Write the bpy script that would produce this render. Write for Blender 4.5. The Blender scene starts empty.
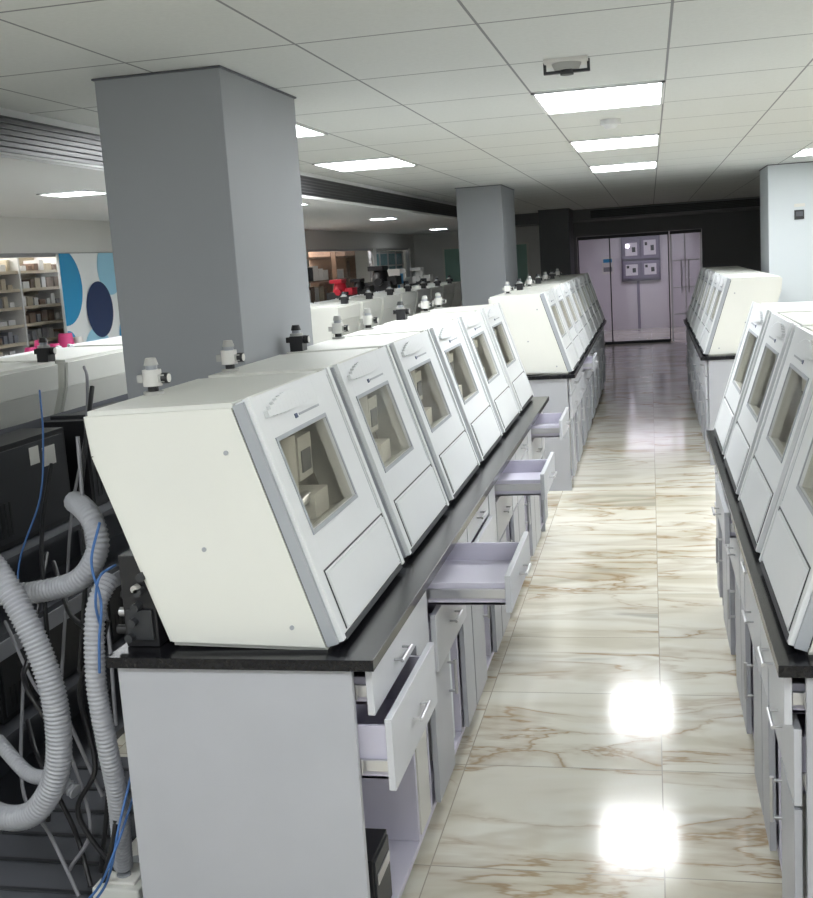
import bpy, bmesh, math, random
from mathutils import Vector, Matrix
random.seed(4)
scene=bpy.context.scene
try:
    scene.view_settings.view_transform='Standard'
except Exception: pass

# ---------------------------------------------------------------- materials
def mat(name,col,rough=.5,metal=0,emis=None,es=0,noise=0,nscale=8,coat=0,spec=.5):
    m=bpy.data.materials.new(name); m.use_nodes=True
    nt=m.node_tree; b=nt.nodes['Principled BSDF']
    b.inputs['Base Color'].default_value=(*col,1)
    b.inputs['Roughness'].default_value=rough
    b.inputs['Metallic'].default_value=metal
    b.inputs['Specular IOR Level'].default_value=spec
    if coat: b.inputs['Coat Weight'].default_value=coat
    if emis:
        b.inputs['Emission Color'].default_value=(*emis,1); b.inputs['Emission Strength'].default_value=es
    if noise:
        tc=nt.nodes.new('ShaderNodeTexCoord'); n=nt.nodes.new('ShaderNodeTexNoise'); n.inputs['Scale'].default_value=nscale
        n.inputs['Detail'].default_value=5
        r=nt.nodes.new('ShaderNodeValToRGB')
        r.color_ramp.elements[0].position=.3; r.color_ramp.elements[1].position=.7
        r.color_ramp.elements[0].color=(*[c*(1-noise) for c in col],1)
        r.color_ramp.elements[1].color=(*[min(1,c*(1+noise)) for c in col],1)
        nt.links.new(tc.outputs['Object'],n.inputs['Vector']); nt.links.new(n.outputs['Fac'],r.inputs['Fac'])
        nt.links.new(r.outputs['Color'],b.inputs['Base Color'])
    return m
M={}
M['white']=mat('machine_white',(.72,.725,.68),.42,noise=.02,nscale=3)
M['door']=mat('machine_door_white',(.74,.755,.765),.35,noise=.02,nscale=3)
M['edge']=mat('machine_edge_grey',(.36,.38,.41),.4)
M['dark']=mat('dark_gasket',(.03,.03,.035),.5)
M['inner']=mat('machine_interior',(.36,.335,.28),.6,noise=.35,nscale=14)
M['innerT']=mat('machine_interior_tan',(.70,.49,.38),.6,noise=.2,nscale=12)
M['part']=mat('machine_spindle_grey',(.58,.57,.54),.45)
M['metal']=mat('brushed_metal',(.6,.6,.62),.28,1)
M['granite']=mat('black_granite',(.008,.008,.010),.22,noise=.5,nscale=90,spec=.3)
M['lam']=mat('grey_laminate',(.41,.42,.455),.42,noise=.03,nscale=4)
M['lamL']=mat('light_laminate',(.54,.55,.585),.4,noise=.03,nscale=4)
M['lav']=mat('lavender_liner',(.64,.62,.73),.5)
M['cream']=mat('cream_panel',(.70,.69,.66),.5)
M['fit']=mat('fitting_grey_white',(.42,.42,.40),.4)
M['blackp']=mat('black_plastic',(.012,.012,.014),.4)
M['blackm']=mat('black_metal',(.03,.032,.036),.45)
M['slat']=mat('grille_slat_grey',(.10,.10,.105),.5)
M['dkgrey']=mat('dark_grey_panel',(.09,.095,.11),.5)
M['hose']=mat('hose_grey',(.36,.37,.40),.5)
M['blue']=mat('blue_cable',(.05,.14,.36),.5)
M['cable']=mat('grey_cable',(.25,.25,.27),.5)
M['label']=mat('paper_label',(.75,.74,.7),.6)
M['paint']=mat('column_paint',(.31,.325,.345),.55,noise=.03,nscale=1.5)
M['paintD']=mat('column_paint_dark',(.10,.105,.115),.55)
M['paintW']=mat('column_paint_light',(.66,.71,.74),.5)
M['wall']=mat('wall_paint',(.70,.70,.68),.6)
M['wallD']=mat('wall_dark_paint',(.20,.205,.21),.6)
M['soffit']=mat('soffit_plaster',(.80,.81,.81),.6)
M['alu']=mat('aluminium',(.5,.5,.52),.35,.8)
M['led']=mat('led_panel',(1,1,1),.5,emis=(.95,.98,1),es=22)
M['ledS']=mat('led_small',(1,1,1),.5,emis=(.93,.97,1),es=28)
M['ledV']=mat('led_violet',(1,1,1),.5,emis=(.96,.88,1),es=13)
M['ledR']=mat('led_side_room_fill',(1,1,1),.5,emis=(1,.98,.93),es=19)
M['red']=mat('red_plastic',(.65,.02,.05),.4)
M['pink']=mat('pink_plastic',(.75,.06,.25),.4)
M['brown']=mat('shelf_wood',(.24,.15,.10),.5,noise=.2)
M['beige']=mat('blind_beige',(.55,.47,.34),.6)
M['bBlue']=mat('poster_blue',(.03,.30,.58),.4)
M['bNavy']=mat('poster_navy',(.02,.04,.12),.4)
M['bSky']=mat('poster_sky',(.35,.66,.84),.4)
M['pWhite']=mat('poster_white',(.86,.89,.9),.4)
M['teal']=mat('teal_pane',(.34,.56,.56),.15)
M['violetwall']=mat('lobby_wall',(.72,.69,.73),.6)
M['box']=mat('switch_box',(.22,.19,.27),.5)
M['stain']=mat('noticeboard_green',(.25,.42,.36),.5)

def glassmat(name,tint,fg,fd=0,dc=(.5,.5,.48)):
    m=bpy.data.materials.new(name); m.use_nodes=True; nt=m.node_tree
    for n in list(nt.nodes): nt.nodes.remove(n)
    o=nt.nodes.new('ShaderNodeOutputMaterial'); mx=nt.nodes.new('ShaderNodeMixShader')
    t=nt.nodes.new('ShaderNodeBsdfTransparent'); t.inputs[0].default_value=(*tint,1)
    d=nt.nodes.new('ShaderNodeBsdfDiffuse'); d.inputs[0].default_value=(*dc,1)
    m0=nt.nodes.new('ShaderNodeMixShader'); m0.inputs[0].default_value=fd
    nt.links.new(t.outputs[0],m0.inputs[1]); nt.links.new(d.outputs[0],m0.inputs[2])
    g=nt.nodes.new('ShaderNodeBsdfGlossy'); g.inputs['Roughness'].default_value=.05
    mx.inputs[0].default_value=fg
    nt.links.new(m0.outputs[0],mx.inputs[1]); nt.links.new(g.outputs[0],mx.inputs[2]); nt.links.new(mx.outputs[0],o.inputs[0])
    return m
M['glass']=glassmat('milky_acrylic',(.96,.95,.91),.07,.07,(.5,.49,.44))  # diffuse share is a haze added to lighten the dark machine windows
M['glassC']=glassmat('clear_glass',(.93,.94,.96),.05)

TX=.575; OX=.085; TY=.8; OY=5.15
def mth_factory(nt):
    def mth(op,a,bv=None):
        n=nt.nodes.new('ShaderNodeMath'); n.operation=op
        for i,v in enumerate([a,bv]):
            if v is None: continue
            if isinstance(v,(int,float)): n.inputs[i].default_value=v
            else: nt.links.new(v,n.inputs[i])
        return n.outputs[0]
    return mth
def mk_ceiling():
    m=bpy.data.materials.new('ceiling_tiles'); m.use_nodes=True; nt=m.node_tree; b=nt.nodes['Principled BSDF']
    L=nt.links; N=nt.nodes.new; mth=mth_factory(nt)
    tc=N('ShaderNodeTexCoord'); sx=N('ShaderNodeSeparateXYZ'); L.new(tc.outputs['Object'],sx.inputs[0])
    def line(c,off,size,w):
        u=mth('SUBTRACT',c,off); u=mth('DIVIDE',u,size); u=mth('FRACT',u); u=mth('SUBTRACT',u,.5); u=mth('ABSOLUTE',u)
        return mth('GREATER_THAN',u,.5-w/size/2)
    g=mth('MAXIMUM',line(sx.outputs[0],OX,TX,.009),line(sx.outputs[1],OY,TY,.012))
    n=N('ShaderNodeTexNoise'); n.inputs['Scale'].default_value=60; L.new(tc.outputs['Object'],n.inputs['Vector'])
    mx=N('ShaderNodeMix'); mx.data_type='RGBA'; L.new(n.outputs['Fac'],mx.inputs[0]); mx.inputs[6].default_value=(.68,.70,.685,1); mx.inputs[7].default_value=(.76,.78,.765,1)
    m2=N('ShaderNodeMix'); m2.data_type='RGBA'; L.new(g,m2.inputs[0]); L.new(mx.outputs[2],m2.inputs[6]); m2.inputs[7].default_value=(.26,.27,.28,1)
    L.new(m2.outputs[2],b.inputs['Base Color']); b.inputs['Roughness'].default_value=.7
    return m
M['ceil']=mk_ceiling()

def mk_floor():
    m=bpy.data.materials.new('marble_tiles'); m.use_nodes=True; nt=m.node_tree; b=nt.nodes['Principled BSDF']
    L=nt.links; N=nt.nodes.new; mth=mth_factory(nt)
    tc=N('ShaderNodeTexCoord'); sx=N('ShaderNodeSeparateXYZ'); L.new(tc.outputs['Object'],sx.inputs[0])
    S=.7
    def cell(c,off):
        u=mth('DIVIDE',mth('SUBTRACT',c,off),S); return mth('FLOOR',u),mth('FRACT',u)
    cx,fx=cell(sx.outputs[0],-.01); cy,fy=cell(sx.outputs[1],3.13)
    def ln(fr,w): return mth('GREATER_THAN',mth('ABSOLUTE',mth('SUBTRACT',fr,.5)),.5-w/S/2)
    g=mth('MAXIMUM',ln(fx,.004),ln(fy,.005))
    cb=N('ShaderNodeCombineXYZ'); L.new(cx,cb.inputs[0]); L.new(cy,cb.inputs[1])
    wn=N('ShaderNodeTexWhiteNoise'); wn.noise_dimensions='2D'; L.new(cb.outputs[0],wn.inputs['Vector'])
    sc=N('ShaderNodeVectorMath'); sc.operation='SCALE'; sc.inputs['Scale'].default_value=.35; L.new(wn.outputs['Color'],sc.inputs[0])
    ad=N('ShaderNodeVectorMath'); ad.operation='ADD'; L.new(tc.outputs['Object'],ad.inputs[0]); L.new(sc.outputs[0],ad.inputs[1])
    def noise(rot,scl,scale,det,dist,rough=.5):
        mp=N('ShaderNodeMapping'); mp.inputs['Rotation'].default_value=(0,0,math.radians(rot)); mp.inputs['Scale'].default_value=scl
        L.new(ad.outputs[0],mp.inputs[0])
        n1=N('ShaderNodeTexNoise'); n1.inputs['Scale'].default_value=scale; n1.inputs['Detail'].default_value=det; n1.inputs['Roughness'].default_value=rough; n1.inputs['Distortion'].default_value=dist
        L.new(mp.outputs[0],n1.inputs['Vector']); return n1.outputs['Fac']
    # broad cream / grey-beige cloud bands
    base=noise(-60,(.6,1.6,1),1.5,4,.4)
    r=N('ShaderNodeValToRGB'); e=r.color_ramp.elements; r.color_ramp.interpolation='EASE'
    e[0].position=.28; e[0].color=(.46,.435,.355,1); e[1].position=.74; e[1].color=(.50,.48,.42,1)
    for p_,c in [(.38,(.64,.60,.49,1)),(.47,(.76,.73,.63,1)),(.53,(.78,.76,.67,1)),(.60,(.66,.62,.52,1)),(.66,(.76,.74,.66,1))]:
        k=e.new(p_); k.color=c
    L.new(base,r.inputs['Fac'])
    # brown veins, soft on one side
    v=noise(-62,(.55,1.9,1),1.5,6,.5,.53)
    rv=N('ShaderNodeValToRGB'); ev=rv.color_ramp.elements; ev[0].position=.44; ev[0].color=(0,0,0,1); ev[1].position=.545; ev[1].color=(0,0,0,1)
    for p_,c in [(.492,.45),(.505,1.0),(.517,.25)]:
        k=ev.new(p_); k.color=(c,c,c,1)
    L.new(v,rv.inputs['Fac'])
    msk=noise(0,(1,1,1),1.5,2,0)
    rm=N('ShaderNodeValToRGB'); rm.color_ramp.elements[0].position=.40; rm.color_ramp.elements[0].color=(.15,.15,.15,1); rm.color_ramp.elements[1].position=.58; rm.color_ramp.elements[1].color=(.9,.9,.9,1); L.new(msk,rm.inputs['Fac'])
    fac=mth('MULTIPLY',rv.outputs['Color'],rm.outputs['Color'])
    m0=N('ShaderNodeMix'); m0.data_type='RGBA'; L.new(fac,m0.inputs[0]); L.new(r.outputs['Color'],m0.inputs[6]); m0.inputs[7].default_value=(.36,.24,.12,1)
    mx=N('ShaderNodeMix'); mx.data_type='RGBA'; L.new(g,mx.inputs[0]); L.new(m0.outputs[2],mx.inputs[6]); mx.inputs[7].default_value=(.42,.38,.31,1)
    L.new(mx.outputs[2],b.inputs['Base Color']); b.inputs['Roughness'].default_value=.12
    return m
M['floor']=mk_floor()

# ---------------------------------------------------------------- builder
class MB:
    def __init__(s,T=None):
        s.bm=bmesh.new(); s.mats=[]; s.T=T or (lambda p:p)
    def mi(s,k):
        if k not in s.mats: s.mats.append(k)
        return s.mats.index(k)
    def faces(s,vs,fs,k,smooth=False):
        bv=[s.bm.verts.new(s.T(Vector(v))) for v in vs]; i=s.mi(k)
        for f in fs:
            try:
                fc=s.bm.faces.new([bv[j] for j in f]); fc.material_index=i; fc.smooth=smooth
            except ValueError: pass
    def box(s,a,b,k):
        x0,y0,z0=a; x1,y1,z1=b
        s.hexa([(x0,y0,z0),(x1,y0,z0),(x1,y1,z0),(x0,y1,z0),(x0,y0,z1),(x1,y0,z1),(x1,y1,z1),(x0,y1,z1)],k)
    def hexa(s,v,k):
        s.faces(v,[(0,3,2,1),(4,5,6,7),(0,1,5,4),(1,2,6,5),(2,3,7,6),(3,0,4,7)],k)
    def prism(s,poly,y0,y1,k):
        n=len(poly)
        vs=[(p[0],y0,p[1]) for p in poly]+[(p[0],y1,p[1]) for p in poly]
        fs=[tuple(range(n)),tuple(range(2*n-1,n-1,-1))]+[(i,i+n,(i+1)%n+n,(i+1)%n) for i in range(n)]
        s.faces(vs,fs,k)
    def cyl(s,p0,p1,r,k,n=16,r1=None):
        s.tube([p0,p1],r,k,n,rf=(lambda t:(r if t<.5 else (r1 if r1 is not None else r))))
    def tube(s,pts,r,k,n=12,rf=None):
        pts=[Vector(p) for p in pts]; up=None; vs=[]
        for i,p in enumerate(pts):
            t=(pts[min(i+1,len(pts)-1)]-pts[max(i-1,0)]).normalized()
            if up is None: up=t.orthogonal().normalized()
            else: up=(up-t*up.dot(t)).normalized()
            w=t.cross(up); rr=rf(i/(len(pts)-1)) if rf else r
            for j in range(n):
                a=2*math.pi*j/n; vs.append(p+up*math.cos(a)*rr+w*math.sin(a)*rr)
        fs=[]; m=len(pts)
        for i in range(m-1):
            for j in range(n): fs.append((i*n+j,i*n+(j+1)%n,(i+1)*n+(j+1)%n,(i+1)*n+j))
        s.faces(vs,fs,k,smooth=True)
        s.faces(vs[:n],[tuple(range(n))],k); s.faces(vs[-n:],[tuple(range(n))],k)
    def obj(s,name,bevel=0,parent=None,loc=None):
        bmesh.ops.recalc_face_normals(s.bm,faces=s.bm.faces)
        me=bpy.data.meshes.new(name+'_mesh'); s.bm.to_mesh(me); s.bm.free()
        for k in s.mats: me.materials.append(M[k])
        return place(me,name,bevel,parent,loc)
def place(me,name,bevel=0,parent=None,loc=None):
    o=bpy.data.objects.new(name,me); scene.collection.objects.link(o)
    if loc: o.location=loc
    if parent: o.parent=parent
    if bevel:
        b=o.modifiers.new('bevel','BEVEL'); b.width=bevel; b.segments=2; b.limit_method='ANGLE'; b.angle_limit=math.radians(40)
    return o
def crom(P,sub=12):
    P=[Vector(p) for p in P]; P=[P[0]*2-P[1]]+P+[P[-1]*2-P[-2]]; out=[]
    for i in range(1,len(P)-2):
        for k in range(sub):
            t=k/sub; a,b,c,d=P[i-1:i+3]
            out.append(.5*((2*b)+(c-a)*t+(2*a-5*b+4*c-d)*t*t+(3*b-a-3*c+d)*t**3))
    out.append(P[-2]); return out
def resample(pts,step):
    out=[pts[0]]; acc=0
    for a,b in zip(pts,pts[1:]):
        d=(b-a).length
        while acc+d>=step:
            a=a+(b-a)*((step-acc)/d); out.append(a.copy()); d=(b-a).length; acc=0
        acc+=d
    return out
def world(name,boxes,k,bevel=0):
    m=MB()
    for a,b in boxes: m.box(a,b,k)
    return m.obj(name,bevel)

# ---------------------------------------------------------------- room
CH=2.52; SZ=2.33
world('floor',[((-6.4,-3,-.1),(3.3,26,0))],'floor')
world('ceiling',[((-2.45,-3,CH),(3.3,20.5,CH+.1))],'ceil')
world('ceiling_soffit_left',[((-4.6,-3,SZ),(-2.45,22.6,SZ+.06))],'soffit')
world('trim_1',[((-2.47,-3,SZ+.06),(-2.45,20.5,CH))],'soffit')
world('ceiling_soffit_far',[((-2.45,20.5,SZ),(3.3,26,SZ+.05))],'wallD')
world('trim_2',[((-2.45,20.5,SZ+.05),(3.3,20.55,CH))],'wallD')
def grille(name,horizontal,a,b,c,z0,z1):
    g=MB(); n=int((z1-z0)/.022)
    if horizontal=='y':
        g.box((c,a,z0),(c+.006,b,z1),'blackp')
        for i in range(n+1): g.box((c+.006,a,z0+i*(z1-z0)/n-.002),(c+.016,b,z0+i*(z1-z0)/n+.002),'slat')
        g.box((c,a,z0-.012),(c+.012,b,z0),'soffit')
    else:
        g.box((a,c-.006,z0),(b,c,z1),'blackp')
        for i in range(n+1): g.box((a,c-.016,z0+i*(z1-z0)/n-.002),(b,c-.006,z0+i*(z1-z0)/n+.002),'slat')
    return g.obj(name)
grille('air_grille','y',2.0,18.0,-2.45,SZ+.02,CH-.035)
grille('air_grille','x',-1.0,1.9,20.5,SZ+.03,CH-.03)

m=MB(); m.box((-4.6,-3,0),(-4.5,22.6,.9),'wall')
m.box((-4.6,-3,2.07),(-4.5,22.6,SZ),'wall')
m.box((-4.6,-3,.9),(-4.5,5.9,2.07),'wall')
for y,l in ((9.6,.2),(14.0,.15),(18.6,.2),(21.6,1.0)): m.box((-4.6,y,.9),(-4.5,y+l,2.07),'wall')
m.obj('wall_left')
for i,(a,b) in enumerate([(5.9,9.6),(9.8,14.0),(14.15,18.6),(18.8,21.6)]):
    w=MB(); w.box((-4.56,a,.9),(-4.55,b,2.07),'glassC')
    for y in (a,b-.03): w.box((-4.58,y,.9),(-4.53,y+.03,2.07),'alu')
    w.box((-4.58,a,2.04),(-4.53,b,2.07),'alu'); w.box((-4.58,a,.9),(-4.53,b,.93),'alu')
    w.obj('window_%d'%(i+1))
world('wall_left_room',[((-6.4,5,0),(-6.3,22,2.4))],'wall')
world('wall_left_room_ends',[((-6.3,5,0),(-4.6,5.1,2.4)),((-6.3,21.9,0),(-4.6,22,2.4))],'wall')
world('ceiling_left_room',[((-6.4,5,2.4),(-4.6,22,2.5))],'wall')
world('wall_right',[((3.2,-3,0),(3.3,22,CH))],'wall')
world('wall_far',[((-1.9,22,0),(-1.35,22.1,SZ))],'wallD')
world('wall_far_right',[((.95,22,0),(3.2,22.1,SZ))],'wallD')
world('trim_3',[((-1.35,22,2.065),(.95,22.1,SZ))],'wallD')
world('wall_far_left',[((-4.5,22,0),(-1.9,22.1,SZ))],'wall')
world('wall_lobby',[((-2.2,25.9,0),(2.2,26,SZ))],'violetwall')
world('wall_lobby_left',[((-2.2,22.1,0),(-2.1,25.9,SZ))],'violetwall')
world('wall_lobby_right',[((2.1,22.1,0),(2.2,25.9,SZ))],'violetwall')

m=MB()
m.box((-1.34,22.03,0),(.35,22.05,2.0),'glassC')
for x in (-1.34,-.75,.33): m.box((x,22.0,0),(x+.02,22.08,2.06),'blackm')
m.box((-1.34,21.99,2.0),(.35,22.08,2.06),'blackm'); m.box((-1.34,22.0,0),(.33,22.08,.05),'blackm')
m.obj('window_5')
m=MB()
m.box((.40,22.03,.02),(.90,22.05,2.0),'glassC'); m.box((.37,21.99,2.0),(.94,22.08,2.06),'blackm')
m.box((.37,22.0,.0),(.40,22.08,2.0),'alu'); m.box((.63,22.0,0),(.65,22.08,2.0),'alu'); m.box((.91,22.0,0),(.94,22.08,2.0),'alu')
for z in (.5,1.0,1.5): m.box((.41,22.0,z),(.9,22.07,z+.02),'alu')
m.cyl((.57,21.96,.9),(.57,21.96,1.5),.012,'metal'); m.cyl((.70,21.96,.9),(.70,21.96,1.5),.012,'metal')
for z in (.95,1.45):
    m.cyl((.57,21.96,z),(.57,22.03,z),.01,'metal'); m.cyl((.70,21.96,z),(.70,22.03,z),.01,'metal')
m.obj('door_1')
m=MB()
for (x,z,w,h) in [(-.58,1.55,.36,.42),(-.18,1.55,.36,.46),(-.58,1.12,.36,.38),(-.18,1.12,.36,.38)]:
    m.box((x,25.72,z),(x+w,25.9,z+h),'box'); m.box((x+.05,25.71,z+.07),(x+w-.05,25.725,z+h-.07),'violetwall')
    m.box((x+w*.55,25.69,z+h*.35),(x+w*.75,25.71,z+h*.6),'blackp'); m.box((x+w*.2,25.695,z+h*.6),(x+w*.35,25.71,z+h*.75),'ledV' if x<-.5 and z>1.5 else 'blackp')
m.box((-.62,25.82,1.06),(.22,25.9,2.04),'box'); m.box((-.3,25.85,0),(-.24,25.9,1.06),'box')
m.obj('electrical_switch_panel')
m=MB(); m.box((-1.05,25.88,1.25),(-.80,25.9,1.62),'label'); m.box((-1.02,25.875,1.5),(-.83,25.88,1.58),'bBlue'); m.box((-1.02,25.875,1.3),(-.83,25.88,1.4),'cable'); m.obj('notice_poster')

def column(name,x0,x1,y0,y1,k='paint'):
    c=MB(); c.box((x0,y0,0),(x1,y1,CH),k)
    c.box((x0-.012,y0-.012,0),(x1+.012,y1+.012,.1),'lam'); c.box((x0-.008,y0-.008,CH-.008),(x1+.008,y1+.008,CH),'dkgrey')
    return c.obj(name,.006)
column('column',-1.86,-1.40,3.76,4.6)
column('column',-1.89,-1.43,11.5,12.6)
column('column',-1.80,-1.30,19.3,20.3,'paintD')
column('column',1.14,1.9,11.75,12.6,'paintW')

def panel(x,y,w=.6,l=.6,z=CH,key='led',name='ceiling_light_panel'):
    p=MB(); p.box((-w/2+.015,-l/2+.015,-.006),(w/2-.015,l/2-.015,-.001),key)
    for a,b in [((-w/2,-l/2),(w/2,-l/2+.015)),((-w/2,l/2-.015),(w/2,l/2)),((-w/2,-l/2),(-w/2+.015,l/2)),((w/2-.015,-l/2),(w/2,l/2))]:
        p.box((a[0],a[1],-.009),(b[0],b[1],-.001),'soffit')
    p.obj(name,loc=(x,y,z))
XC=OX-TX/2; Y1=OY+TY/2
for dy in (-2,0,1,2): panel(XC,Y1+dy*2.4,TX,TY-.02)
for dy in (-2,0,1): panel(XC-3*TX,Y1+dy*2.4,TX,TY-.02)
for dy in (-2,-1,0,1,2): panel(XC+3*TX,Y1+dy*2.4,TX,TY-.02)  # right panel just short of the visible ones: unseen, added to brighten left doors
for x,y in ((-3.16,1.0),(-3.16,6.0),(-2.78,8.7),(-3.0,13)): panel(x,y,.3,.3,SZ,'ledS','soffit_light')  # last one in this list is added to brighten the far left
panel(-3.5,19.3,.3,.3,SZ,'ledS','soffit_light')
panel(0,24.2,1.2,.6,SZ,'ledV','lobby_light')
panel(-5.4,8,.6,2.5,2.4,'ledR','side_room_fill'); panel(-5.4,15.5,.6,4,2.4,'ledR','side_room_fill')  # unseen fill lamps, added to brighten what shows through the left windows

m=MB(); m.cyl((0,0,-.001),(0,0,-.03),.055,'soffit',24); m.cyl((0,0,-.03),(0,0,-.05),.04,'soffit',24,.03)
m.obj('smoke_detector',loc=(-.19,6.5,CH))
m=MB(); m.box((-.08,-.07,-.012),(.08,.07,-.001),'label'); m.cyl((0,0,-.012),(0,0,-.035),.055,'fit',24,.045)
m.box((-.075,-.010,-.046),(.075,.010,-.036),'blackm'); m.box((-.085,-.010,-.046),(-.075,.010,-.001),'blackm'); m.box((.075,-.010,-.046),(.085,.010,-.001),'blackm')
m.cyl((0,0,-.035),(0,0,-.052),.025,'blackm',20)
m.obj('ceiling_speaker_bracket',loc=(-.28,4.38,CH))

# ---------------------------------------------------------------- milling machine
def machine_mesh(sx,inner):
    m=MB(lambda p:Vector((p.x*sx,p.y,p.z))); W=.74; h=W/2
    L=.629; d=(-.19/L,.60/L); n=(.60/L,.19/L); th=.035
    def P(t,o=0): return (d[0]*t+n[0]*o, .02+d[1]*t+n[1]*o)
    fb=P(0,-th-.004); ft=P(L,-th-.004)
    bt=(-.61,.60); bu=(-.60,.50); bb=(-.44,.02)
    prof=[fb,ft,bt,bu,bb]
    m.prism(prof,-h,-h+.012,'white'); m.prism(prof,h-.012,h,'white')
    def plate(a,b,t,k='white'):
        dx,dz=b[0]-a[0],b[1]-a[1]; l=math.hypot(dx,dz); nx,nz=dz/l*t,-dx/l*t
        m.prism([a,b,(b[0]+nx,b[1]+nz),(a[0]+nx,a[1]+nz)],-h+.012,h-.012,k)
    plate(ft,bt,.012); plate(bt,bu,.012); plate(bu,bb,.012); plate(bb,fb,.012)
    m.prism([P(.01,-th-.004),P(L-.005,-th-.004),P(L-.005,-th),P(.01,-th)],-h+.006,-h+.04,'dark')
    m.prism([P(.01,-th-.004),P(L-.005,-th-.004),P(L-.005,-th),P(.01,-th)],h-.04,h-.006,'dark')
    m.prism([P(.02,-.16),P(L-.03,-.16),P(L-.03,-.17),P(.02,-.17)],-h+.013,h-.013,inner)
    m.prism([P(.26,-.04),P(.26,-.16),P(.25,-.16),P(.25,-.04)],-.28,.20,'part')
    c=P(.40,-.085)
    m.cyl((c[0],-.10,c[1]-.05),(c[0],-.10,c[1]+.12),.038,'part'); m.cyl((c[0],-.10,c[1]-.10),(c[0],-.10,c[1]-.05),.016,'metal')
    m.box((c[0]-.04,-.02,c[1]-.02),(c[0]+.02,.10,c[1]+.10),'part'); m.box((c[0]+.02,.0,c[1]+.0),(c[0]+.024,.08,c[1]+.06),'dkgrey')
    m.box((c[0]-.05,-.24,c[1]-.13),(c[0]+.04,-.13,c[1]-.04),'cream'); m.box((c[0]-.05,.0,c[1]-.13),(c[0]+.05,.13,c[1]-.06),'cream')
    m.cyl((c[0]+.02,-.14,c[1]-.09),(c[0]+.02,.02,c[1]-.07),.018,'metal'); m.cyl((c[0]-.02,-.25,c[1]+.02),(c[0]-.02,.13,c[1]+.02),.012,'dkgrey')
    m.box((c[0]-.03,-.22,c[1]+.0),(c[0]+.02,-.16,c[1]+.12),'dkgrey')
    def slab(s0,s1,t0,t1,o0,o1,k):
        a=-h+W*s0; b=-h+W*s1
        m.prism([P(t0*L,o0),P(t1*L,o0),P(t1*L,o1),P(t0*L,o1)],a,b,k)
    ws0,ws1,wt0,wt1=.15,.72,.43,.81
    slab(.0,.055,0,1.005,-th,-.006,'edge'); slab(.945,1,0,1.005,-th,-.006,'edge')
    slab(.035,ws0,0,1.01,-th,0,'door'); slab(ws1,.965,0,1.01,-th,0,'door')
    slab(ws0,ws1,0,wt0,-th,0,'door'); slab(ws0,ws1,wt1,1.01,-th,0,'door')
    slab(.018,.05,.0,1.015,-.01,.006,'door'); slab(.95,.985,.0,1.015,-.01,.006,'door')
    slab(.062,.066,.03,.985,0,.001,'edge'); slab(.935,.939,.30,.985,0,.001,'edge')
    f=.015
    slab(ws0-f,ws1+f,wt1,wt1+.018,0,.003,'edge'); slab(ws0-f,ws1+f,wt0-.018,wt0,0,.003,'edge')
    slab(ws0-f,ws0,wt0,wt1,0,.003,'edge'); slab(ws1,ws1+f,wt0,wt1,0,.003,'edge')
    slab(ws0,ws1,wt0,wt1,-.010,-.008,'glass')
    slab(.10,.95,.265,.272,0,.002,'dark'); slab(.10,.108,.02,.265,0,.002,'dark'); slab(.942,.95,.02,.265,0,.002,'dark')
    slab(.115,.935,.025,.255,0,.005,'door')
    slab(.06,.94,-.01,.012,-.02,.004,'dark')
    N=12
    for i in range(N):
        s0=.12+.5*i/N; s1=.12+.5*(i+1)/N
        b0=.05*math.sin(math.pi*(i+.5)/N)
        slab(s0,s1,.915-b0*.2,.935+b0,0,.012,'door')
    slab(.45,.70,.868,.878,0,.002,'edge'); slab(.40,.43,.862,.882,0,.002,'bNavy')
    for sgn in (-1,1):
        for (x,z) in [(-.25,.50),(-.33,.26),(-.12,.06)]:
            m.cyl((x,sgn*h,z),(x,sgn*(h+.003),z),.006,'edge',10)
    for y in (-h+.06,h-.06):
        for x in (-.09,-.40): m.cyl((x,y,0),(x,y,.025),.018,'blackp',10)
    me_obj=m.obj('tmp'); me=me_obj.data; bpy.data.objects.remove(me_obj); return me
meshes={(s,i):machine_mesh(s,i) for s in (1,-1) for i in ('inner','innerT')}
def machines(xf,sx,y0,n,pitch=.8,tan=()):
    for i in range(n):
        place(meshes[(sx,'innerT' if i in tan else 'inner')],'milling_machine',.003,loc=(xf,y0+.37+.01+i*pitch,.901))

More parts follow.
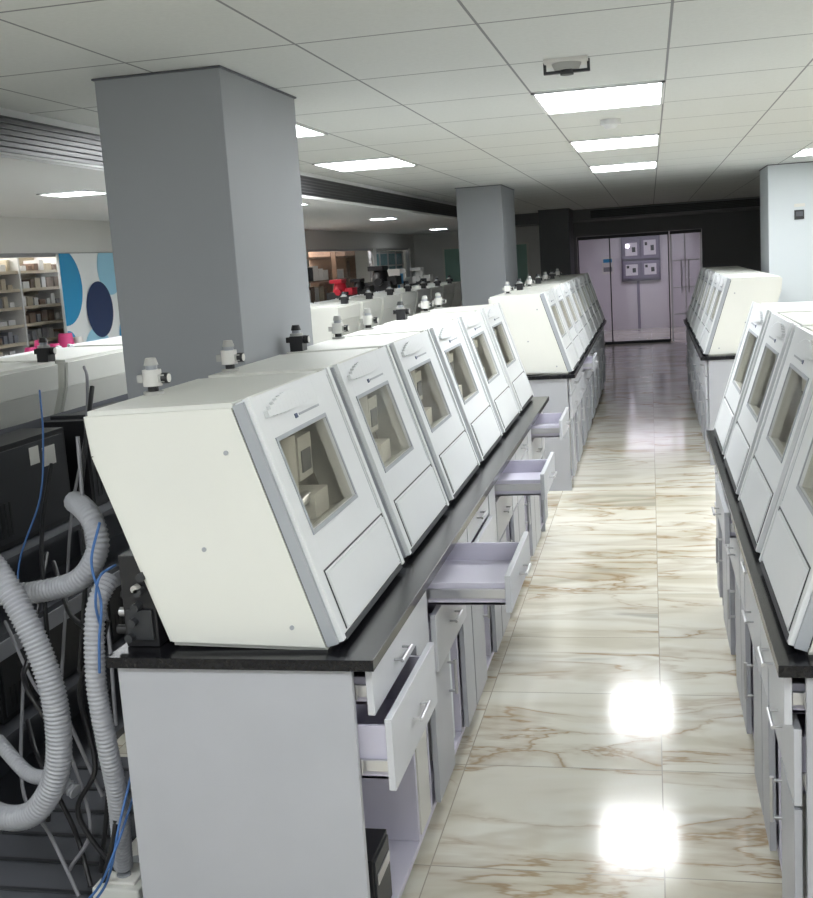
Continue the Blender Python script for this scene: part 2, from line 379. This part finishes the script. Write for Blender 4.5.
# ---------------------------------------------------------------- bench
def bench(xf,sx,y0,nmod,pulls,depth=.69,extra=.08,opened=(0,)):
    ln=nmod*.8+extra
    m=MB(lambda p:Vector((p.x*sx,p.y,p.z)))
    m.box((-depth,0,.872),(0,ln,.90),'granite')
    m.box((-depth+.02,.015,0),(-.06,.035,.872),'lam'); m.box((-depth+.02,ln-.035,0),(-.06,ln-.015,.872),'lam')
    m.box((-depth+.02,.035,.08),(-depth+.035,ln-.035,.872),'lam')
    m.box((-depth+.04,.035,.08),(-.06,ln-.035,.10),'lav')
    m.box((-.12,.035,0),(-.10,ln-.035,.08),'lam')
    for i in range(nmod):
        a=.04+i*.8; b=a+.56; c=a+.8
        m.box((-depth+.04,b+.01,.1),(-.06,b+.028,.872),'lav')
        if i: m.box((-depth+.04,a-.03,.1),(-.06,a-.012,.872),'lav')
        pl=pulls.get(i,(0,0))
        for j,(z0,z1) in enumerate([(.745,.862),(.55,.735)]):
            p=pl[j]-.035
            m.box((p-.018,a,z0),(p,b,z1),'lamL')
            m.box((p-.42,a+.03,z0+.015),(p-.018,a+.042,z1-.03),'lav'); m.box((p-.42,b-.042,z0+.015),(p-.018,b-.03,z1-.03),'lav')
            m.box((p-.42,a+.03,z0+.015),(p-.018,b-.03,z0+.025),'lav'); m.box((p-.42,a+.03,z0+.015),(p-.408,b-.03,z1-.03),'lav')
            m.box((p-.40,a+.018,z0+.04),(p-.02,a+.029,z0+.07),'metal'); m.box((-.42,a+.008,z0+.035),(-.06,a+.017,z0+.075),'metal')
            yc=(a+b)/2; zc=(z0+z1)/2
            m.cyl((p+.024,yc-.06,zc),(p+.024,yc+.06,zc),.005,'metal',10)
            for yy in (yc-.05,yc+.05): m.cyl((p,yy,zc),(p+.024,yy,zc),.004,'metal',8)
        m.box((-.053,b+.03,.56),(-.035,c-.02,.862),'lamL')
        if i not in opened:
            m.box((-.053,b+.03,.11),(-.035,c-.02,.55),'lam')
            m.box((-.053,a,.11),(-.035,a+.28,.54),'lam')
            m.cyl((-.01,a+.25,.38),(-.01,a+.25,.5),.006,'metal',8)
            for zz in (.39,.49): m.cyl((-.035,a+.25,zz),(-.01,a+.25,zz),.005,'metal',8)
            m.box((-.50,a+.32,.10),(-.08,a+.50,.50),'cream'); m.box((-.08,a+.33,.12),(-.07,a+.49,.48),'paintW')
        else:
            m.box((-.45,b+.05,.10),(-.06,c-.04,.55),'cream')
    return m.obj('laboratory_bench',.0015,loc=(xf,y0,0))

bench(-.67,1,2.48,6,{0:(.02,.06),1:(.26,.02),2:(0,.02),3:(.22,0),4:(.0,0),5:(.18,0)},opened=(0,))
machines(-.765,1,2.53,6,tan=(2,))
bench(-.58,1,8.6,8,{0:(0,.0),2:(.1,0)},opened=())
machines(-.60,1,8.66,8)
bench(-3.13,-1,2.7,6,{}); machines(-3.04,-1,2.75,6)
bench(-3.13,-1,8.6,8,{}); machines(-3.04,-1,8.66,8)
bench(.25,-1,2.48,4,{0:(.02,0),2:(.05,0)},opened=()); machines(.285,-1,2.53,4,tan=(1,))
bench(.38,-1,9.5,6,{},opened=()); machines(.41,-1,9.56,6)

# ---------------------------------------------------------------- valves
def valve(x,y,z,v=0):
    m=MB(); K='fit'
    m.cyl((0,0,0),(0,0,.02),.028,K); m.cyl((0,0,.02),(0,0,.035),.015,'blackp'); m.cyl((0,0,.035),(0,0,.08),.026,'cream' if v==0 else K,20)
    m.cyl((0,0,.08),(0,0,.092),.016,'edge'); m.cyl((0,0,.092),(0,0,.112),.020,K if v==0 else 'blackp',20,.014)
    m.box((-.040,-.013,.045),(.040,.013,.066),K if v==0 else 'blackp')
    m.cyl((.03,0,.055),(.048,0,.055),.015,'blackp',16); m.cyl((.048,0,.055),(.050,0,.055),.012,'label',16)
    if v: m.box((-.02,-.03,.0),(.03,.03,.07),'blackp')
    m.obj('air_pressure_regulator',loc=(x,y,z))
ZT=1.502
for i,y in enumerate([2.88,3.47,4.2,4.80,5.35,6.1,6.8,7.25]): valve(-1.345,y,ZT,i in (2,5))
for i in range(7): valve(-1.12,9.1+i*.85,ZT,i%2)
for i,y in enumerate([3.6,4.3,5.3,6.3,7.1]): valve(-2.48,y,ZT,1)
for i in range(7): valve(-2.48,9.1+i*.85,ZT,1)

# ---------------------------------------------------------------- hoses & clutter
def hose(P,r,k,name):
    m=MB(); pts=resample(crom(P,16),.003); n=len(pts)
    m.tube(pts,r,k,14,rf=lambda t:r*(1+.085*math.sin((t*(n-1))*.003/.012*2*math.pi)))
    return m.obj(name)
hose([(-1.95,2.75,1.12),(-1.80,2.70,1.09),(-1.69,2.66,.95),(-1.63,2.65,.78),(-1.62,2.65,.62),(-1.65,2.65,.48),(-1.74,2.66,.37),(-1.88,2.7,.34),(-2.05,2.8,.37)],.034,'hose','corrugated_hose')
hose([(-1.66,2.95,1.20),(-1.59,2.86,1.205),(-1.53,2.80,1.18),(-1.51,2.78,1.11),(-1.56,2.78,1.03),(-1.66,2.80,.985),(-1.85,2.82,.96),(-2.1,2.9,.97)],.030,'hose','corrugated_hose')
hose([(-1.42,2.66,1.06),(-1.44,2.60,.98),(-1.445,2.57,.80),(-1.44,2.58,.62),(-1.45,2.62,.45),(-1.5,2.7,.2)],.026,'hose','flexible_conduit')
hose([(-1.62,2.70,.42),(-1.70,2.72,.45),(-1.80,2.76,.44),(-1.95,2.85,.5)],.020,'hose','flexible_conduit')
def cables(name,paths,k,r):
    m=MB()
    for p in paths: m.tube(crom(p,8),r,k,6)
    return m.obj(name)
cables('blue_air_tubes',[
 [(-1.40,2.60,1.22),(-1.425,2.58,1.12),(-1.40,2.56,1.02),(-1.40,2.53,.93),(-1.41,2.53,.84)],
 [(-1.39,2.62,.55),(-1.40,2.52,.42),(-1.44,2.53,.30),(-1.50,2.56,.20),(-1.60,2.54,.10)],
 [(-1.385,2.60,.48),(-1.41,2.50,.36),(-1.5,2.52,.22),(-1.64,2.48,.12)],
 [(-1.38,2.62,1.1),(-1.39,2.55,1.09),(-1.41,2.55,1.02),(-1.42,2.58,.95)]],'blue',.0038)
cables('blue_air_tubes',[[(-2.2,3.75,1.45),(-2.12,3.6,1.3),(-2.1,3.5,1.1),(-2.12,3.35,.9),(-2.05,3.2,.7)]],'blue',.0035)
cables('power_cables',[
 [(-2.2,4.1,1.5),(-2.14,4.0,1.45),(-2.12,3.9,1.25),(-2.1,3.7,1.0),(-2.0,3.4,.7),(-1.9,3.1,.4)],
 [(-1.9,3.0,.9),(-1.8,2.9,.7),(-1.7,2.8,.66),(-1.62,2.72,.6),(-1.55,2.72,.4)],
 [(-2.1,3.2,.75),(-1.9,3.0,.62),(-1.75,2.85,.6),(-1.65,2.75,.5),(-1.6,2.72,.3),(-1.7,2.75,.15)],
 [(-1.6,2.9,1.4),(-1.58,2.85,1.1),(-1.52,2.8,.9),(-1.5,2.75,.6)],
 [(-2.12,3.3,.55),(-1.95,2.95,.30),(-1.75,2.75,.26),(-1.65,2.7,.10)]],'cable',.006)
cables('black_cables',[
 [(-2.1,3.6,1.2),(-2.05,3.4,1.0),(-1.95,3.2,.8),(-1.85,3.0,.5),(-1.9,2.9,.2)],
 [(-1.5,2.7,.85),(-1.6,2.75,.7),(-1.55,2.7,.5),(-1.62,2.7,.35),(-1.5,2.7,.15)],
 [(-2.0,3.1,.45),(-1.85,2.9,.42),(-1.7,2.8,.25),(-1.62,2.72,.12)],
 [(-1.75,3.3,1.5),(-1.72,3.1,1.2),(-1.65,2.95,1.0),(-1.68,2.9,.7)],
 [(-1.42,2.62,.95),(-1.47,2.62,.8),(-1.48,2.62,.6),(-1.46,2.62,.4),(-1.52,2.62,.2)],
 [(-1.9,3.2,.95),(-1.75,3.0,.85),(-1.6,2.85,.8),(-1.52,2.72,.5),(-1.6,2.75,.15)],
 [(-2.1,3.5,.9),(-1.9,3.0,.72),(-1.8,2.8,.70),(-1.7,2.75,.55),(-1.75,2.75,.3)]],'blackp',.008)
def cbox(x,y,z,w,l,h,lab=True):
    m=MB(); m.box((0,0,0),(w,l,h),'blackp'); m.box((w,.02,.02),(w+.004,l-.02,h-.02),'blackm')
    for i in range(6): m.box((w+.004,.05+i*.03,.04),(w+.007,.062+i*.03,h*.45),'blackp')
    if lab:
        m.box((w+.004,l*.58,h*.72),(w+.006,l*.68,h*.9),'label'); m.box((w+.004,l*.72,h*.66),(w+.006,l*.86,h*.86),'label')
    m.box((0,l*.1,h),(w,l*.2,h+.015),'blackm')
    m.obj('control_unit',.004,loc=(x,y,z))
m=MB()
for z in (.0,.32,.66,.90):
    m.box((-2.42,2.8,z),(-2.16,7.4,z+.02 if z else .03),'dkgrey')
m.box((-2.425,2.8,.03),(-2.42,7.4,1.30),'dkgrey')
for y in (2.8,4.3,5.8,7.37):
    for x in (-2.42,-2.19): m.box((x,y,.0),(x+.03,y+.03,.92),'lam')
m.box((-2.165,2.8,.60),(-2.155,7.4,.66),'lam')
m.obj('equipment_rack')
for y in (3.3,4.1,4.9,5.7): cbox(-2.41,y,.925,.18,.64,.36)
for y in (3.3,4.1): cbox(-2.40,y,.345,.18,.6,.26,False)
m=MB(); m.box((0,0,0),(.09,.12,.24),'blackp'); m.box((.01,-.01,.02),(.08,0,.10),'blackm')
for i in range(5):
    m.cyl((-.03,.02+i*.02,.04+i*.04),(0,.02+i*.02,.04+i*.04),.012,'metal' if i%2 else 'blackp',10); m.cyl((.02+.012*i,-.03,.03+.04*i),(.02+.012*i,0,.03+.04*i),.011,'blackm',10)
m.cyl((.05,-.03,.16),(.05,-.01,.16),.010,'fit',14)
m.obj('pneumatic_manifold',.002,loc=(-1.34,2.56,.901))
m=MB(); m.box((-2.15,2.2,0),(-1.42,3.7,.05),'dkgrey')
for i in range(9): m.box((-2.15,2.3+i*.16,.05),(-1.42,2.32+i*.16,.056),'blackm')
m.obj('floor_dark_slab',.003)  # low ribbed slab, makes this floor area darker than the marble
m=MB(); m.box((0,0,0),(.14,.3,.12),'white'); m.box((.02,.02,.12),(.12,.28,.13),'label')
for i in range(3): m.cyl((.07,.06+i*.08,.13),(.07,.06+i*.08,.133),.02,'edge',12)
m.obj('power_strip_box',.006,loc=(-1.56,2.62,.057))
m=MB(); m.box((0,0,0),(.30,.17,.20),'blackp'); m.box((.30,.01,.01),(.306,.16,.19),'blackm'); m.box((.306,.02,.12),(.31,.15,.15),'metal')
for i in range(5): m.box((.02+i*.05,-.003,.03),(.04+i*.05,0,.17),'blackm')
m.obj('black_tower_pc',.004,loc=(-1.05,2.62,.101))  # black tower PC on the open bottom shelf

# ---------------------------------------------------------------- background things
PY0=8.12
m=MB(); m.box((-4.49,PY0,1.05),(-4.47,9.55,2.06),'pWhite')
def disc(y,z,r,k,o):
    pts=[]
    for i in range(48):
        a=2*math.pi*i/48; pts.append((max(PY0,y+r*math.cos(a)),min(2.06,z+r*math.sin(a))))
    m.faces([(-4.47+o,p[0],p[1]) for p in pts],[tuple(range(48))],k)
disc(8.14,1.80,.30,'bBlue',.004); disc(8.70,1.60,.23,'bNavy',.007); disc(8.95,1.93,.22,'bSky',.003); disc(8.60,1.22,.24,'bSky',.005); disc(9.2,1.35,.2,'bBlue',.006); disc(8.14,1.34,.12,'bBlue',.005)
m.obj('circle_wall_poster')
m=MB()
for i in range(8):
    z=.98+i*.135
    m.box((-4.95,7.2,z),(-4.70,9.5,z+.022),'beige')
    y=7.25
    while y<9.4:
        w_=random.uniform(.04,.10); m.box((-4.9,y,z+.022),(-4.76,y+w_,z+random.uniform(.05,.11)),random.choice(['brown','label','brown','cable','beige','cream'])); y+=w_+.025
for y in (7.2,7.9,8.6,9.48): m.box((-4.96,y,.0),(-4.69,y+.02,2.07),'label')
m.box((-4.97,7.2,.9),(-4.955,9.5,2.07),'beige')
m.obj('display_shelving')
def shelf(y,l,x=-6.25,seed=1):
    random.seed(seed); m=MB()
    for z in (.5,.9,1.25,1.6,1.95): m.box((x,y,z),(x+.35,y+l,z+.025),'brown')
    for a in (y,y+l/2,y+l): m.box((x,a-.015,0),(x+.35,a+.015,2.1),'brown')
    for z in (.925,1.275,1.625):
        a=y+.05
        while a<y+l-.2:
            w=random.uniform(.1,.25); h=random.uniform(.12,.28)
            m.box((x+.05,a,z),(x+.3,a+w,z+h),random.choice(['label','cream','blackp','beige','brown','label'])); a+=w+.04
    m.obj('storage_shelf')
shelf(14.6,2.6,x=-5.2,seed=2); shelf(17.5,1.2,x=-5.2,seed=5)
m=MB(); m.box((-4.66,18.9,1.15),(-4.64,21.5,2.02),'teal')
for y in (18.9,19.55,20.2,20.85,21.45): m.box((-4.64,y,1.15),(-4.62,y+.04,2.02),'label')
for z in (1.15,1.45,1.75,1.98): m.box((-4.64,18.9,z),(-4.62,21.5,z+.03),'label')
m.obj('display_case')
m=MB(); m.box((-3.9,21.965,1.0),(-2.3,21.995,2.0),'stain'); m.box((-3.94,21.95,.96),(-2.26,21.965,1.0),'label'); m.box((-3.94,21.95,2.0),(-2.26,21.965,2.04),'label')
for x in (-3.94,-3.1,-2.3): m.box((x,21.945,.96),(x+.04,21.965,2.04),'label')
m.obj('notice_board')
def grinder(y,x,k,s=1):
    m=MB(); m.box((0,0,0),(.35*s,.4*s,.2*s),'blackm'); m.cyl((.18*s,.2*s,.2*s),(.18*s,.2*s,.34*s),.12*s,k,20,.09*s); m.box((.3*s,.05*s,.15*s),(.42*s,.35*s,.26*s),k); m.cyl((.2*s,-.05*s,.2*s),(.2*s,.45*s,.2*s),.05*s,k,14)
    m.box((.05*s,.05*s,.34*s),(.25*s,.35*s,.40*s),k)
    m.obj('bench_grinder',.004,loc=(x,y,1.301))
m=MB(); m.box((0,0,1.26),(.6,12,1.30),'label')
for i in range(7): m.box((.05,i*1.95,0),(.55,i*1.95+.05,1.26),'lam')
m.obj('side_counter',loc=(-4.45,9.7,0))
grinder(14.9,-4.3,'red',.85); grinder(17.0,-4.3,'blackp',1.2); grinder(18.6,-4.3,'label'); grinder(16.0,-4.3,'blackp',.8); grinder(20.2,-4.3,'cream')
m=MB(); random.seed(11); y=0
while y<1.0:
    w_=random.uniform(.12,.25); h_=random.uniform(.15,.42); m.box((0,y,0),(.28,y+w_,h_),random.choice(['label','cream','paintW','label'])); m.box((.28,y+.02,h_*.4),(.285,y+w_-.02,h_*.8),random.choice(['cable','dkgrey','bBlue'])); y+=w_+.03
m.obj('supply_boxes',.003,loc=(-4.3,17.5,1.301))
m=MB(); m.box((-.15,-.1,-.02),(.2,.9,0),'label')
for i,(y,z,r) in enumerate([(0,.04,.05),(.15,.06,.06),(.33,.04,.05),(.5,.07,.07),(.68,.05,.05)]): m.cyl((0,y,0),(0,y,z*2),r,'pink' if i<4 else 'label',14,r*.7)
for y in (-.08,.85): m.box((-.12,y,-1.33),(-.09,y+.03,-.02),'lam'); m.box((.15,y,-1.33),(.18,y+.03,-.02),'lam')
m.obj('pink_plastic_jars',loc=(-4.2,7.1,1.33))
m=MB(); m.box((0,-.02,0),(.09,0,.09),'blackp'); m.box((.012,-.023,.03),(.078,-.02,.075),'dkgrey'); m.obj('thermostat',.003,loc=(1.38,11.75,1.98))
m=MB(); m.box((0,-.01,0),(.10,0,.03),'label'); m.obj('column_sign',loc=(1.38,11.75,2.1))

# ---------------------------------------------------------------- world & camera
w=bpy.data.worlds.new('World'); scene.world=w; w.use_nodes=True
bg=w.node_tree.nodes['Background']; bg.inputs[0].default_value=(.91,.965,1,1); bg.inputs[1].default_value=.78
f=1130; yaw=math.radians(12.6); p=math.radians(9.43); r=math.atan(.066)
F=Vector((-math.sin(yaw)*math.cos(p),math.cos(yaw)*math.cos(p),-math.sin(p)))
R0=Vector((math.cos(yaw),math.sin(yaw),0)); U0=R0.cross(F)
R=R0*math.cos(r)-U0*math.sin(r); U=U0*math.cos(r)+R0*math.sin(r)
cd=bpy.data.cameras.new('camera'); co=bpy.data.objects.new('camera',cd); scene.collection.objects.link(co)
cd.sensor_fit='HORIZONTAL'; cd.sensor_width=36; cd.lens=36*f/813; cd.clip_start=.05; cd.clip_end=200
co.matrix_world=Matrix(((R.x,U.x,-F.x,0),(R.y,U.y,-F.y,0),(R.z,U.z,-F.z,1.83),(0,0,0,1)))
scene.camera=co
